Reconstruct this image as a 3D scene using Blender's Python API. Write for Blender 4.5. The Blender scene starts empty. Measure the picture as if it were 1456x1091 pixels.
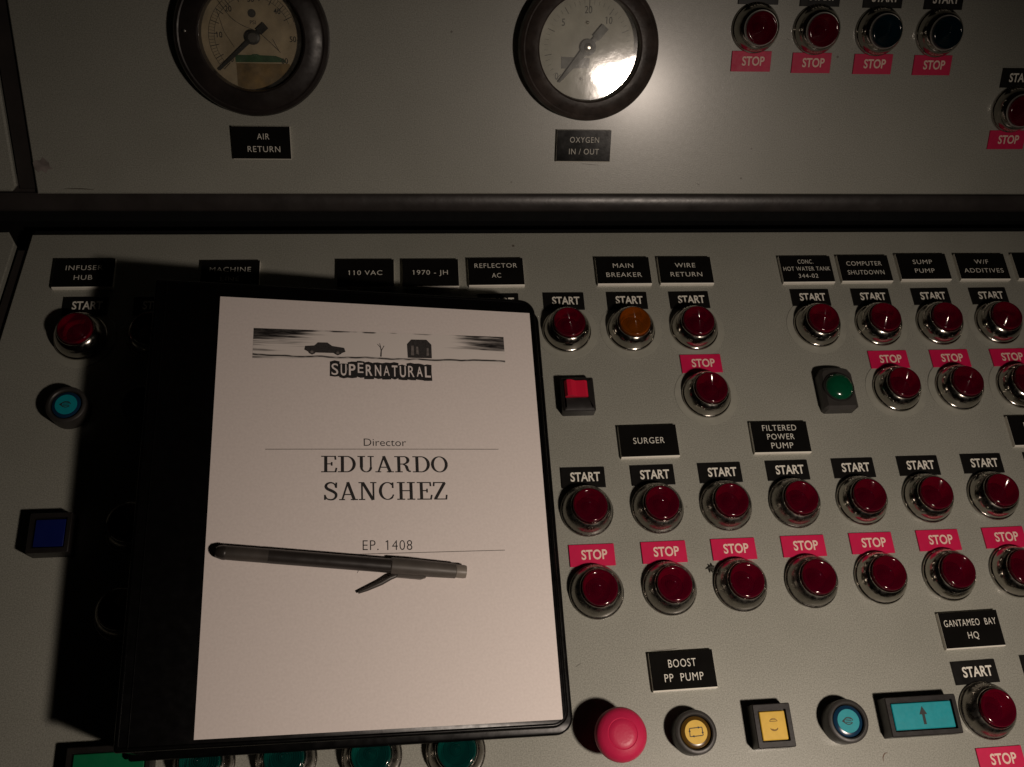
import bpy, bmesh, math, random
from mathutils import Matrix, Vector, Quaternion
C = bpy.context.scene.collection
SC = bpy.context.scene
random.seed(4)
S = 0.00168                      # one drawing unit (1/25.4 of a name plate) in metres
PI = math.pi

# ------------------------------------------------------------------ camera
cd = bpy.data.cameras.new('camera'); cam = bpy.data.objects.new('camera', cd); C.objects.link(cam); SC.camera = cam
cd.sensor_fit = 'HORIZONTAL'; cd.sensor_width = 36; cd.lens = 1350/1456*36; cd.clip_start = .01; cd.clip_end = 50
Rr = ((0.99351901, -0.06437377, 0.09368026), (-0.01964064, -0.90899922, -0.4163348), (0.11195632, 0.41179659, -0.90437235))
m = Matrix(((Rr[0][0], -Rr[1][0], -Rr[2][0]), (Rr[0][1], -Rr[1][1], -Rr[2][1]), (Rr[0][2], -Rr[1][2], -Rr[2][2])))
cam.matrix_world = Matrix.Translation(Vector((-13.624, -300.713, 373.193))*S) @ m.to_4x4()

# ------------------------------------------------------------------ world and the one warm lamp
w = bpy.data.worlds.new('World'); SC.world = w; w.use_nodes = True
bg = w.node_tree.nodes['Background']; bg.inputs[0].default_value = (1, .85, .7, 1); bg.inputs[1].default_value = .0007
LPOS = Vector((226, -413, 392))*S
la = bpy.data.lights.new('warm_work_lamp', 'AREA'); lo = bpy.data.objects.new('warm_work_lamp', la); C.objects.link(lo)
la.shape = 'SQUARE'; la.size = 30*S; la.color = (1, .845, .72); la.energy = 1.17; la.spread = math.radians(94)
lo.location = LPOS
lo.rotation_euler = ((Vector((88, -300, 0))*S - LPOS).to_track_quat('-Z', 'Y') @ Quaternion((0, 0, 1), math.radians(-22))).to_euler()
vs = SC.view_settings; vs.view_transform = 'Standard'; vs.look = 'None'; vs.exposure = 0; vs.gamma = 1
SC.cycles.max_bounces = 8

# ------------------------------------------------------------------ materials
MATS = {}
def mat(name, col, rough=.5, metal=0, spec=.5, coat=0, vary=.06, scale=60, bump=0, bscale=400, trans=0, rvary=.05, aniso=0):
    if name in MATS: return MATS[name]
    M = bpy.data.materials.new(name); M.use_nodes = True; nt = M.node_tree; N = nt.nodes; L = nt.links
    b = N['Principled BSDF']
    b.inputs['Metallic'].default_value = metal; b.inputs['Specular IOR Level'].default_value = spec
    b.inputs['Coat Weight'].default_value = coat; b.inputs['Coat Roughness'].default_value = .12
    b.inputs['Transmission Weight'].default_value = trans
    tc = N.new('ShaderNodeTexCoord'); nz = N.new('ShaderNodeTexNoise')
    nz.inputs['Scale'].default_value = scale; nz.inputs['Detail'].default_value = 6
    L.new(tc.outputs['Object'], nz.inputs['Vector'])
    mp = N.new('ShaderNodeMapRange'); mp.inputs[1].default_value = .25; mp.inputs[2].default_value = .75
    mp.inputs[3].default_value = 1-vary; mp.inputs[4].default_value = 1+vary
    L.new(nz.outputs['Fac'], mp.inputs[0])
    vm = N.new('ShaderNodeVectorMath'); vm.operation = 'SCALE'; vm.inputs[0].default_value = col
    L.new(mp.outputs[0], vm.inputs['Scale']); L.new(vm.outputs[0], b.inputs['Base Color'])
    mr = N.new('ShaderNodeMapRange'); mr.inputs[1].default_value = .3; mr.inputs[2].default_value = .7
    mr.inputs[3].default_value = max(0, rough-rvary); mr.inputs[4].default_value = min(1, rough+rvary)
    n2 = N.new('ShaderNodeTexNoise'); n2.inputs['Scale'].default_value = scale*2.7; n2.inputs['Detail'].default_value = 4
    L.new(tc.outputs['Object'], n2.inputs['Vector']); L.new(n2.outputs['Fac'], mr.inputs[0]); L.new(mr.outputs[0], b.inputs['Roughness'])
    if bump:
        n3 = N.new('ShaderNodeTexNoise'); n3.inputs['Scale'].default_value = bscale; n3.inputs['Detail'].default_value = 2
        L.new(tc.outputs['Object'], n3.inputs['Vector'])
        bp = N.new('ShaderNodeBump'); bp.inputs['Strength'].default_value = bump; bp.inputs['Distance'].default_value = .0004
        L.new(n3.outputs['Fac'], bp.inputs['Height']); L.new(bp.outputs[0], b.inputs['Normal'])
    MATS[name] = M
    return M

def panel_paint():
    """grey-green enamel on sheet steel: faint cloudy wear, fine orange-peel grain, scattered tiny chips"""
    M = bpy.data.materials.new('panel_paint'); M.use_nodes = True; nt = M.node_tree; N = nt.nodes; L = nt.links
    b = N['Principled BSDF']; tc = N.new('ShaderNodeTexCoord')
    def noise(s, d=5, r=.6):
        n = N.new('ShaderNodeTexNoise'); n.inputs['Scale'].default_value = s; n.inputs['Detail'].default_value = d; n.inputs['Roughness'].default_value = r
        L.new(tc.outputs['Object'], n.inputs['Vector']); return n.outputs['Fac']
    def ramp(src, p0, c0, p1, c1):
        r = N.new('ShaderNodeValToRGB'); r.color_ramp.elements[0].position = p0; r.color_ramp.elements[0].color = (*c0, 1)
        r.color_ramp.elements[1].position = p1; r.color_ramp.elements[1].color = (*c1, 1); L.new(src, r.inputs[0]); return r.outputs[0]
    def mix(a, bb, f, t='MIX'):
        mx = N.new('ShaderNodeMix'); mx.data_type = 'RGBA'; mx.blend_type = t
        for i, v in ((6, a), (7, bb)):
            if isinstance(v, tuple): mx.inputs[i].default_value = (*v, 1)
            else: L.new(v, mx.inputs[i])
        if isinstance(f, (int, float)): mx.inputs[0].default_value = f
        else: L.new(f, mx.inputs[0])
        return mx.outputs[2]
    base = ramp(noise(14, 6), .3, (.283, .284, .244), .72, (.322, .322, .28))
    grain = ramp(noise(1150, 2, .8), .32, (.66, .66, .66), .68, (1.34, 1.34, 1.34))
    col = mix(base, grain, .8, 'MULTIPLY')
    smear = ramp(noise(38, 9, .75), .60, (0, 0, 0), .74, (1, 1, 1))
    col = mix(col, (.215, .21, .175), smear) if False else col
    vo = N.new('ShaderNodeTexVoronoi'); vo.inputs['Scale'].default_value = 46; L.new(tc.outputs['Object'], vo.inputs['Vector'])
    sp = ramp(vo.outputs['Distance'], .035, (1, 1, 1), .06, (0, 0, 0))
    gate = ramp(noise(21, 2), .53, (0, 0, 0), .56, (1, 1, 1))
    f = mix(sp, gate, 1.0, 'MULTIPLY')
    col = mix(col, (.11, .095, .075), f)
    L.new(col, b.inputs['Base Color'])
    rr = N.new('ShaderNodeMapRange'); rr.inputs[1].default_value = .3; rr.inputs[2].default_value = .7; rr.inputs[3].default_value = .36; rr.inputs[4].default_value = .44
    L.new(noise(240, 8, .8), rr.inputs[0]); L.new(rr.outputs[0], b.inputs['Roughness'])
    b.inputs['Specular IOR Level'].default_value = .5; b.inputs['Coat Weight'].default_value = .55; b.inputs['Coat Roughness'].default_value = .21
    bp = N.new('ShaderNodeBump'); bp.inputs['Strength'].default_value = .22; bp.inputs['Distance'].default_value = .0003
    L.new(noise(900, 2), bp.inputs['Height']); L.new(bp.outputs[0], b.inputs['Normal'])
    MATS['panel_paint'] = M; return M

def glass_mat(name, tint=(.95, .96, .93), haze=.04):
    M = bpy.data.materials.new(name); M.use_nodes = True; nt = M.node_tree; N = nt.nodes; L = nt.links
    for n in list(N):
        if n.type != 'OUTPUT_MATERIAL': N.remove(n)
    out = next(n for n in N if n.type == 'OUTPUT_MATERIAL')
    t = N.new('ShaderNodeBsdfTransparent'); t.inputs[0].default_value = (*tint, 1)
    g = N.new('ShaderNodeBsdfAnisotropic') if hasattr(bpy.types, 'ShaderNodeBsdfAnisotropic') else N.new('ShaderNodeBsdfGlossy')
    g.inputs['Roughness'].default_value = .052; g.inputs[0].default_value = (1, 1, 1, 1)
    d = N.new('ShaderNodeBsdfDiffuse'); d.inputs[0].default_value = (.55, .55, .5, 1)
    fr = N.new('ShaderNodeFresnel'); fr.inputs[0].default_value = 1.5
    tc = N.new('ShaderNodeTexCoord'); nz = N.new('ShaderNodeTexNoise'); nz.inputs['Scale'].default_value = 90; nz.inputs['Detail'].default_value = 8
    L.new(tc.outputs['Object'], nz.inputs['Vector'])
    mr = N.new('ShaderNodeMapRange'); mr.inputs[1].default_value = .35; mr.inputs[2].default_value = .75; mr.inputs[3].default_value = haze*.4; mr.inputs[4].default_value = haze*1.8
    L.new(nz.outputs['Fac'], mr.inputs[0])
    bp = N.new('ShaderNodeBump'); bp.inputs['Strength'].default_value = .05; bp.inputs['Distance'].default_value = .0004; L.new(nz.outputs['Fac'], bp.inputs['Height']); L.new(bp.outputs[0], g.inputs['Normal'])
    a = N.new('ShaderNodeMixShader'); L.new(mr.outputs[0], a.inputs[0]); L.new(t.outputs[0], a.inputs[1]); L.new(d.outputs[0], a.inputs[2])
    z = N.new('ShaderNodeMixShader'); L.new(fr.outputs[0], z.inputs[0]); L.new(a.outputs[0], z.inputs[1]); L.new(g.outputs[0], z.inputs[2])
    L.new(z.outputs[0], out.inputs[0]); MATS[name] = M; return M

panel_paint()
mat('black_trim', (.035, .03, .028), .34, spec=.5, vary=.25, scale=40, bump=.15, bscale=300)
mat('gap_black', (.006, .006, .006), .8, spec=.1)
mat('plate_black', (.007, .0066, .006), .15, spec=.2, vary=.2, bump=.02, bscale=600, rvary=.02)
mat('plate_core', (.82, .79, .70), .3, spec=.6)
mat('engraving', (.72, .70, .62), .7, vary=.18, scale=900)
mat('label_black', (.008, .0075, .007), .36, spec=.25, vary=.2)
mat('label_print', (.80, .77, .68), .6, vary=.1, scale=800)
mat('label_red', (.60, .008, .074), .48, spec=.35, vary=.07, scale=120)
mat('label_pink_print', (.86, .62, .52), .6, vary=.1, scale=800)
mat('chrome', (.43, .41, .37), .17, metal=1, vary=.12, scale=160, bump=.08, bscale=500, rvary=.08)
mat('dull_metal', (.27, .255, .23), .28, metal=1, vary=.2, scale=160, bump=.12, bscale=500, rvary=.08)
mat('satin_ring', (.62, .60, .56), .4, metal=.75, vary=.1)
mat('rim_metal', (.42, .38, .34), .34, metal=1, vary=.15, scale=160)
def lens_mat(name, tint, body):
    """coloured clear plastic: tints what is seen through it, glints on its moulded rings, a little milky"""
    M = bpy.data.materials.new(name); M.use_nodes = True; nt = M.node_tree; N = nt.nodes; L = nt.links
    for n in list(N):
        if n.type != 'OUTPUT_MATERIAL': N.remove(n)
    out = next(n for n in N if n.type == 'OUTPUT_MATERIAL')
    oi = N.new('ShaderNodeObjectInfo'); mp = N.new('ShaderNodeMapRange'); mp.inputs[3].default_value = .78; mp.inputs[4].default_value = 1.12; L.new(oi.outputs['Random'], mp.inputs[0])
    vm = N.new('ShaderNodeVectorMath'); vm.operation = 'SCALE'; vm.inputs[0].default_value = tint; L.new(mp.outputs[0], vm.inputs['Scale'])
    t = N.new('ShaderNodeBsdfTransparent'); L.new(vm.outputs[0], t.inputs[0])
    g = N.new('ShaderNodeBsdfGlossy'); g.inputs['Roughness'].default_value = .085; g.inputs[0].default_value = (1, .93, .9, 1)
    d = N.new('ShaderNodeBsdfDiffuse'); d.inputs[0].default_value = (*body, 1)
    a = N.new('ShaderNodeMixShader'); a.inputs[0].default_value = .38; L.new(t.outputs[0], a.inputs[1]); L.new(d.outputs[0], a.inputs[2])
    fr = N.new('ShaderNodeFresnel'); fr.inputs[0].default_value = 1.4
    z = N.new('ShaderNodeMixShader'); L.new(fr.outputs[0], z.inputs[0]); L.new(a.outputs[0], z.inputs[1]); L.new(g.outputs[0], z.inputs[2])
    L.new(z.outputs[0], out.inputs[0]); MATS[name] = M
lens_mat('lens_red', (.58, .010, .13), (.125, .001, .017))
lens_mat('lens_amber', (.70, .30, .03), (.30, .075, .002))
lens_mat('lens_teal', (.05, .50, .44), (.002, .060, .054))
lens_mat('lens_blue', (.05, .22, .30), (.005, .020, .028))
mat('lens_green', (.002, .065, .028), .16, spec=.55, coat=.3, vary=.12, scale=300)
mat('cup', (.55, .52, .48), .6, vary=.12, scale=200)
mat('cup_dark', (.10, .09, .085), .6, vary=.2, scale=200)
mat('washer', (.312, .312, .268), .36, vary=.08, scale=120)
mat('black_plastic', (.015, .013, .012), .42, spec=.45, vary=.2, bump=.1, bscale=500)
mat('grey_plastic', (.036, .033, .030), .45, spec=.45, vary=.15, bump=.1, bscale=500)
mat('deep_black', (.006, .006, .007), .5, spec=.3)
mat('mushroom_red', (.52, .017, .072), .42, spec=.4, vary=.07, bump=.18, bscale=700)
mat('rocker_red', (.62, .012, .045), .34, spec=.45)
mat('cap_yellow', (.68, .43, .045), .45, vary=.1, scale=200)
mat('cap_amber', (.085, .045, .008), .2, spec=.6, vary=.2)
mat('cap_cyan', (.005, .29, .34), .42, vary=.08, scale=200)
mat('cap_dark_blue', (.006, .03, .07), .2, spec=.6)
mat('cap_blue', (.004, .010, .095), .35, vary=.1)
mat('cap_green', (.003, .14, .055), .42, vary=.1)
mat('symbol_ink', (.02, .02, .02), .6)
mat('amber_ink', (.22, .12, .01), .6)
mat('bezel_black', (.024, .019, .017), .36, spec=.3, vary=.4, scale=50, bump=.2, bscale=160, rvary=.1)
mat('bezel_worn_lit', (.055, .042, .036), .36, spec=.4, vary=.45, scale=90, bump=.25, bscale=260, rvary=.1)  # black bezel with its lamp sheen put into a lighter brown base; mottling is wear
mat('dial_cream', (.40, .315, .205), .6, vary=.32, scale=75)
mat('dial_grey', (.62, .60, .53), .5, vary=.2, scale=45)
mat('dial_ink', (.035, .03, .025), .7)
mat('needle_black', (.012, .011, .010), .45)
mat('needle_grey', (.022, .020, .018), .4)
mat('hub_grey', (.16, .15, .14), .35, metal=.5)
mat('hub_bright', (.85, .82, .76), .22, metal=1)
mat('band_green', (.018, .075, .022), .6, vary=.35, scale=200)
mat('band_ochre', (.20, .125, .045), .6, vary=.6, scale=110)
mat('binder_vinyl', (.0022, .002, .002), .3, spec=.22, vary=.2, scale=60, bump=.06, bscale=260)
mat('paper', (.80, .725, .69), .75, spec=.2, vary=.05, scale=620, bump=.05, bscale=900)
mat('print_black', (.014, .012, .012), .7, vary=.3, scale=900)
mat('print_soft', (.035, .031, .030), .7, vary=.7, scale=1500)
mat('print_grey', (.17, .15, .14), .7, vary=.3, scale=500)
mat('pen_smoke', (.052, .045, .040), .42, spec=.4, coat=0, vary=.25, scale=70)
mat('pen_dark', (.026, .022, .020), .35, spec=.5)
mat('pen_cap', (.082, .072, .063), .42, spec=.4, coat=0, vary=.2, scale=90)
mat('pen_tip', (.20, .175, .15), .42, spec=.4, coat=0)
mat('stain_brown', (.10, .045, .02), .6, vary=.4, scale=300)
mat('stain_purple', (.21, .18, .165), .6, vary=.5, scale=120)
mat('scuff_dark', (.09, .08, .065), .5, vary=.3, scale=300)
mat('scrap_dark', (.03, .028, .02), .7, vary=.4)
glass_mat('gauge_glass', haze=.13)
glass_mat('gauge_glass_clear', haze=.06)

# ------------------------------------------------------------------ mesh helpers (all in drawing units)
class MB:
    def __init__(s): s.v = []; s.f = []
    def add(s, vs, fs):
        o = len(s.v); s.v += [tuple(p) for p in vs]; s.f += [[i+o for i in f] for f in fs]; return s
    def prism(s, poly, z0, z1, bev=0):
        n = len(poly); a = sum(poly[i][0]*poly[(i+1) % n][1]-poly[(i+1) % n][0]*poly[i][1] for i in range(n))
        if a < 0: poly = poly[::-1]
        lv = [(poly, z0), (poly, z1-bev)] if bev else [(poly, z0), (poly, z1)]
        if bev: lv.append((inset(poly, bev), z1))
        vs = [(p[0], p[1], z) for pl, z in lv for p in pl]; fs = []
        for k in range(len(lv)-1):
            for i in range(n):
                j = (i+1) % n; fs.append([k*n+i, k*n+j, (k+1)*n+j, (k+1)*n+i])
        fs.append(list(range((len(lv)-1)*n, len(lv)*n))); fs.append(list(range(n))[::-1])
        return s.add(vs, fs)
    def box(s, x0, x1, y0, y1, z0, z1, bev=0): return s.prism([(x0, y0), (x1, y0), (x1, y1), (x0, y1)], z0, z1, bev)
    def lathe(s, prof, seg=48, cx=0, cy=0, closed_top=True, axis=None, wob=0):
        """prof: list of (r, z), from the base up; r = 0 makes a pole"""
        vs = []; rows = []
        for r, z in prof:
            if r <= 1e-6: rows.append([len(vs)]); vs.append((cx, cy, z))
            else:
                rows.append(list(range(len(vs), len(vs)+seg)))
                vs += [(cx+r*math.cos(2*PI*k/seg), cy+r*math.sin(2*PI*k/seg), z) for k in range(seg)]
        fs = []
        for a, b in zip(rows, rows[1:]):
            for k in range(seg):
                j = (k+1) % seg
                if len(a) == 1 and len(b) == 1: continue
                if len(a) == 1: fs.append([a[0], b[j], b[k]][::-1])
                elif len(b) == 1: fs.append([a[k], a[j], b[0]])
                else: fs.append([a[k], a[j], b[j], b[k]])
        if axis is not None: vs = [axis(p) for p in vs]
        return s.add(vs, fs)
    def stroke(s, pts, wd, z=0):
        """flat ribbon along pts; wd = width or list of widths"""
        n = len(pts); wd = wd if isinstance(wd, (list, tuple)) else [wd]*n; vs = []
        for i, p in enumerate(pts):
            a = pts[max(0, i-1)]; b = pts[min(n-1, i+1)]; dx, dy = b[0]-a[0], b[1]-a[1]; l = math.hypot(dx, dy) or 1
            nx, ny = -dy/l*wd[i]/2, dx/l*wd[i]/2
            vs += [(p[0]-nx, p[1]-ny, z), (p[0]+nx, p[1]+ny, z)]
        return s.add(vs, [[2*i, 2*i+2, 2*i+3, 2*i+1] for i in range(n-1)])
    def flat(s, poly, z=0): return s.add([(x, y, z) for x, y in poly], [list(range(len(poly)))])
    def tube(s, pts, rad, seg=12):
        n = len(pts); rad = rad if isinstance(rad, (list, tuple)) else [rad]*n; vs = []; P = [Vector(p) for p in pts]
        for i in range(n):
            d = (P[min(n-1, i+1)]-P[max(0, i-1)]).normalized(); up = Vector((0, 0, 1)) if abs(d.z) < .9 else Vector((1, 0, 0))
            a = d.cross(up).normalized(); b = a.cross(d)
            vs += [P[i]+(a*math.cos(2*PI*k/seg)+b*math.sin(2*PI*k/seg))*rad[i] for k in range(seg)]
        fs = [[i*seg+k, i*seg+(k+1) % seg, (i+1)*seg+(k+1) % seg, (i+1)*seg+k] for i in range(n-1) for k in range(seg)]
        fs += [list(range(seg))[::-1], list(range((n-1)*seg, n*seg))]
        return s.add(vs, fs)
    def mesh(s, name, smooth=35, recalc=True):
        me = bpy.data.meshes.new(name); me.from_pydata([(x*S, y*S, z*S) for x, y, z in s.v], [], s.f)
        if recalc:
            b = bmesh.new(); b.from_mesh(me); bmesh.ops.recalc_face_normals(b, faces=b.faces[:]); b.to_mesh(me); b.free()
        if smooth:
            me.polygons.foreach_set('use_smooth', [True]*len(me.polygons)); me.set_sharp_from_angle(angle=math.radians(smooth))
        me.update(); return me
def inset(poly, d):
    n = len(poly); out = []
    for i in range(n):
        p0, p, p1 = poly[i-1], poly[i], poly[(i+1) % n]
        def nrm(a, b):
            dx, dy = b[0]-a[0], b[1]-a[1]; l = math.hypot(dx, dy) or 1; return (-dy/l, dx/l)
        n0, n1 = nrm(p0, p), nrm(p, p1); k = 1+n0[0]*n1[0]+n0[1]*n1[1]; k = max(k, .3)
        out.append((p[0]+d*(n0[0]+n1[0])/k, p[1]+d*(n0[1]+n1[1])/k))
    return out
def rrect(w, h, r, k=5, cx=0, cy=0):
    out = []
    rs = r if isinstance(r, (list, tuple)) else [r]*4      # corners: bottom-left, bottom-right, top-right, top-left
    for (sx, sy, a0), rr in zip(((-1, -1, PI), (1, -1, 1.5*PI), (1, 1, 0), (-1, 1, .5*PI)), rs):
        if rr <= 0: out.append((cx+sx*w/2, cy+sy*h/2)); continue
        x, y = cx+sx*(w/2-rr), cy+sy*(h/2-rr)
        out += [(x+rr*math.cos(a0+.5*PI*i/k), y+rr*math.sin(a0+.5*PI*i/k)) for i in range(k+1)]
    return out
def arc(cx, cy, rx, ry, a0, a1, n=16):
    return [(cx+rx*math.cos(math.radians(a0+(a1-a0)*i/n)), cy+ry*math.sin(math.radians(a0+(a1-a0)*i/n))) for i in range(n+1)]

MESH = {}
def cached(key, fn):
    if key not in MESH: MESH[key] = fn()
    return MESH[key]
def part(name, me, material, parent=None, loc=(0, 0, 0), rot=(0, 0, 0)):
    if isinstance(me, MB): me = me.mesh(name)
    if not me.materials: me.materials.append(MATS[material])
    o = bpy.data.objects.new(name, me); C.objects.link(o)
    o.location = Vector(loc)*S; o.rotation_euler = rot
    if parent: o.parent = parent
    return o
def tag(o, label=None, cat=None, group=None, kind=None):
    for k, v in (('label', label), ('category', cat), ('group', group), ('kind', kind)):
        if v: o[k] = v
    return o
def empty(name, label, cat, group=None):
    o = bpy.data.objects.new(name, None); C.objects.link(o); o.empty_display_size = .01
    return tag(o, label, cat, group)

# two painted planes: the flat desk (z = 0) and the raised panel behind it, leaning back
AL = 0.8013; HY, HZ = -40.739+60*(math.cos(.77533)-math.cos(.8013)), 5.0+60*(math.sin(.77533)-math.sin(.8013))
def desk(o, x, y, z=0, rot=0):
    o.location = Vector((x, y, z))*S; o.rotation_euler = (0, 0, math.radians(rot)); return o
def wall(o, a, b, z=0, rot=0):
    ca, sa = math.cos(AL), math.sin(AL)
    o.location = Vector((a, HY+b*ca-z*sa, HZ+b*sa+z*ca))*S
    o.rotation_euler = (Matrix.Rotation(AL, 3, 'X') @ Matrix.Rotation(math.radians(rot), 3, 'Z')).to_euler(); return o

# ------------------------------------------------------------------ lettering
def text_raw(txt, bold=0, spacing=1.0):
    cu = bpy.data.curves.new('lettering', 'FONT'); cu.body = txt; cu.size = 1; cu.offset = bold; cu.space_character = spacing
    cu.fill_mode = 'FRONT' if 'FRONT' in cu.bl_rna.properties['fill_mode'].enum_items.keys() else cu.fill_mode
    cu.resolution_u = 4
    o = bpy.data.objects.new('lettering', cu); C.objects.link(o)
    dg = bpy.context.evaluated_depsgraph_get(); dg.update()
    me = bpy.data.meshes.new_from_object(o.evaluated_get(dg))
    vs = [v.co.copy() for v in me.vertices]; fs = [list(p.vertices) for p in me.polygons]
    bpy.data.objects.remove(o); bpy.data.curves.remove(cu); bpy.data.meshes.remove(me)
    return vs, fs
CAP = {}
def capheight(bold):
    if bold not in CAP:
        vs, _ = text_raw('H', bold); CAP[bold] = (min(v.y for v in vs), max(v.y for v in vs))
    return CAP[bold]
def add_text(mb, txt, cx, cy, h, w=None, xs=1.0, bold=0, spacing=1.0, z=0, shear=0):
    """centre txt on (cx, cy); h = capital height; w = overall width (else xs scales the width)"""
    vs, fs = text_raw(txt, bold, spacing)
    if not vs: return
    y0, y1 = capheight(bold); k = h/(y1-y0)
    xa, xb = min(v.x for v in vs), max(v.x for v in vs)
    kx = w/(xb-xa) if w else k*xs
    for i, ch in enumerate(txt):                      # the plain bar figure 1 gets its flag
        if ch == '1':
            pv, _ = text_raw(txt[:i+1], bold, spacing); ov, _ = text_raw('1', bold); ow = max(v.x for v in ov)-min(v.x for v in ov)
            L0 = (max(v.x for v in pv)-ow*.6-(xa+xb)/2)*kx+cx
            mb.stroke([(L0, cy+h*.46), (L0-.19*h, cy+h*.32)], ow*k*.8, z+.004)
    mb.add([((v.x-(xa+xb)/2)*kx+cx+shear*((v.y-y0)*k-h/2), (v.y-y0)*k-h/2+cy, z) for v in vs], fs)

# high-contrast book capitals (thick stems, hair lines, bracket-less serifs), drawn stroke by stroke
def serif_glyph(mb, ch, x, y, h, z, T=None):
    T = T or h*.14; t = h*.06; s = h*.17; zz = [z]
    def dz(): zz[0] += .004; return zz[0]
    def stem(cx, w=T, a=0, b=h): mb.stroke([(x+cx, y+a), (x+cx, y+b)], w, dz())
    def hair(x0, x1, yy, w=t): mb.stroke([(x+x0, y+yy), (x+x1, y+yy)], w, dz())
    def line(x0, y0, x1, y1, w): mb.stroke([(x+x0, y+y0), (x+x1, y+y1)], w, dz())
    def foot(cx, ext=s): hair(cx-ext, cx+ext, t/2)
    def head(cx, ext=s): hair(cx-ext, cx+ext, h-t/2)
    def ring(cx, cy, rx, ry, a0, a1, thick=T, n=28):
        pts = []; ws = []
        for i in range(n+1):
            a = math.radians(a0+(a1-a0)*i/n); pts.append((x+cx+rx*math.cos(a), y+cy+ry*math.sin(a))); ws.append(t*.9+(thick-t*.9)*abs(math.cos(a))**1.5)
        mb.stroke(pts, ws, dz())
    W = .72*h
    if ch == 'E':
        stem(.2*h); hair(0, .64*h, t/2); hair(0, .62*h, h-t/2); hair(.2*h, .46*h, h*.51)
        line(.62*h, 0, .67*h, .27*h, t*1.3); line(.61*h, h, .63*h, .76*h, t*1.3); line(.46*h, .40*h, .46*h, .62*h, t*1.2); W = .68*h
    elif ch == 'D':
        stem(.2*h); hair(0, .40*h, t/2); hair(0, .40*h, h-t/2); ring(.38*h, .5*h, .34*h, .475*h, -90, 90); W = .79*h
    elif ch == 'U':
        stem(.2*h, a=.3*h); head(.2*h); stem(.62*h, t*1.2, a=.3*h); head(.62*h, .14*h); ring(.41*h, .3*h, .21*h, .275*h, 180, 360, T*.8); W = .78*h
    elif ch == 'A':
        line(.12*h, 0, .38*h, h, t*1.3); line(.37*h, h, .66*h, 0, T); foot(.12*h, .13*h); foot(.66*h, .16*h); hair(.2*h, .58*h, .31*h); W = .80*h
    elif ch == 'R':
        stem(.2*h); foot(.2*h); hair(0, .42*h, h-t/2); hair(.2*h, .42*h, .51*h); ring(.42*h, .752*h, .2*h, .225*h, -90, 90); ring(.36*h, .27*h, .2*h, .22*h, 80, 0, T); line(.56*h, .28*h, .62*h, .08*h, T*.9); line(.62*h, .06*h, .74*h, .06*h, t*1.4); W = .78*h
    elif ch == 'O':
        ring(.39*h, .5*h, .32*h, .475*h, 0, 360, n=40); W = .79*h
    elif ch == 'S':
        pts = [(.53, .70), (.50, .86), (.40, .95), (.28, .97), (.15, .90), (.10, .77), (.16, .64), (.30, .55), (.44, .46), (.54, .34), (.53, .17), (.42, .05), (.28, .03), (.14, .09), (.07, .24)]
        sm = smooth_path(pts, 3); n = len(sm)
        ws = [t*1.1+(T*1.05-t)*math.exp(-((i/(n-1)-.5)/.24)**2) for i in range(n)]
        mb.stroke([(x+p[0]*h, y+p[1]*h) for p in sm], ws, dz()); line(.56*h, .98*h, .55*h, .68*h, t*1.3); line(.06*h, .02*h, .06*h, .30*h, t*1.3); W = .64*h
    elif ch == 'N':
        stem(.15*h, t*1.3); foot(.15*h, .14*h); hair(0, .24*h, h-t/2); line(.18*h, h*.98, .64*h, 0, T); stem(.66*h, t*1.3); head(.66*h, .14*h); W = .84*h
    elif ch == 'C':
        ring(.40*h, .5*h, .32*h, .475*h, 48, 312, n=34); line(.64*h, .98*h, .64*h, .66*h, t*1.3); line(.61*h, .13*h, .67*h, .30*h, t*1.1); W = .76*h
    elif ch == 'H':
        for c_ in (.2*h, .66*h): stem(c_); foot(c_, .18*h); head(c_, .18*h)
        hair(.2*h, .66*h, .51*h); W = .88*h
    elif ch == 'Z':
        hair(.06*h, .58*h, h-t/2); hair(.04*h, .60*h, t/2); line(.55*h, .96*h, .10*h, .04*h, T); line(.06*h, h, .04*h, .76*h, t*1.3); line(.60*h, 0, .63*h, .27*h, t*1.3); W = .68*h
    return W
def smooth_path(pts, k):
    out = []; n = len(pts)
    for i in range(n-1):
        p0, p1, p2, p3 = pts[max(0, i-1)], pts[i], pts[i+1], pts[min(n-1, i+2)]
        for j in range(k):
            t = j/k
            out.append(tuple(.5*((2*p1[q])+(-p0[q]+p2[q])*t+(2*p0[q]-5*p1[q]+4*p2[q]-p3[q])*t*t+(-p0[q]+3*p1[q]-3*p2[q]+p3[q])*t**3) for q in (0, 1)))
    return out+[pts[-1]]
def add_serif(mb, txt, cx, cy, h, w, z=0):
    tmp = MB(); x = 0
    for ch in txt: x += serif_glyph(tmp, ch, x, -h/2, h, z)+.05*h
    x -= .05*h; k = w/x
    mb.add([((p[0]-x/2)*k+cx, p[1]+cy, p[2]) for p in tmp.v], tmp.f)

# ------------------------------------------------------------------ the setting: painted console panels
mb = MB(); mb.prism([(-176.7, -53.4), (340, -52.4), (340, -345), (-209, -345)], -3, 0, .5)
lp = part('desk_panel', mb.mesh('desk_panel', 30), 'panel_paint'); tag(lp, kind='structure')
mb = MB(); mb.prism([(-174.3, 4.2), (340, 5.2), (340, 150), (-174.3, 150)], -2.6, 0, .5)
upn = part('upright_panel', mb.mesh('upright_panel', 30), 'panel_paint'); wall(upn, 0, 0); tag(upn, kind='structure')
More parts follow.
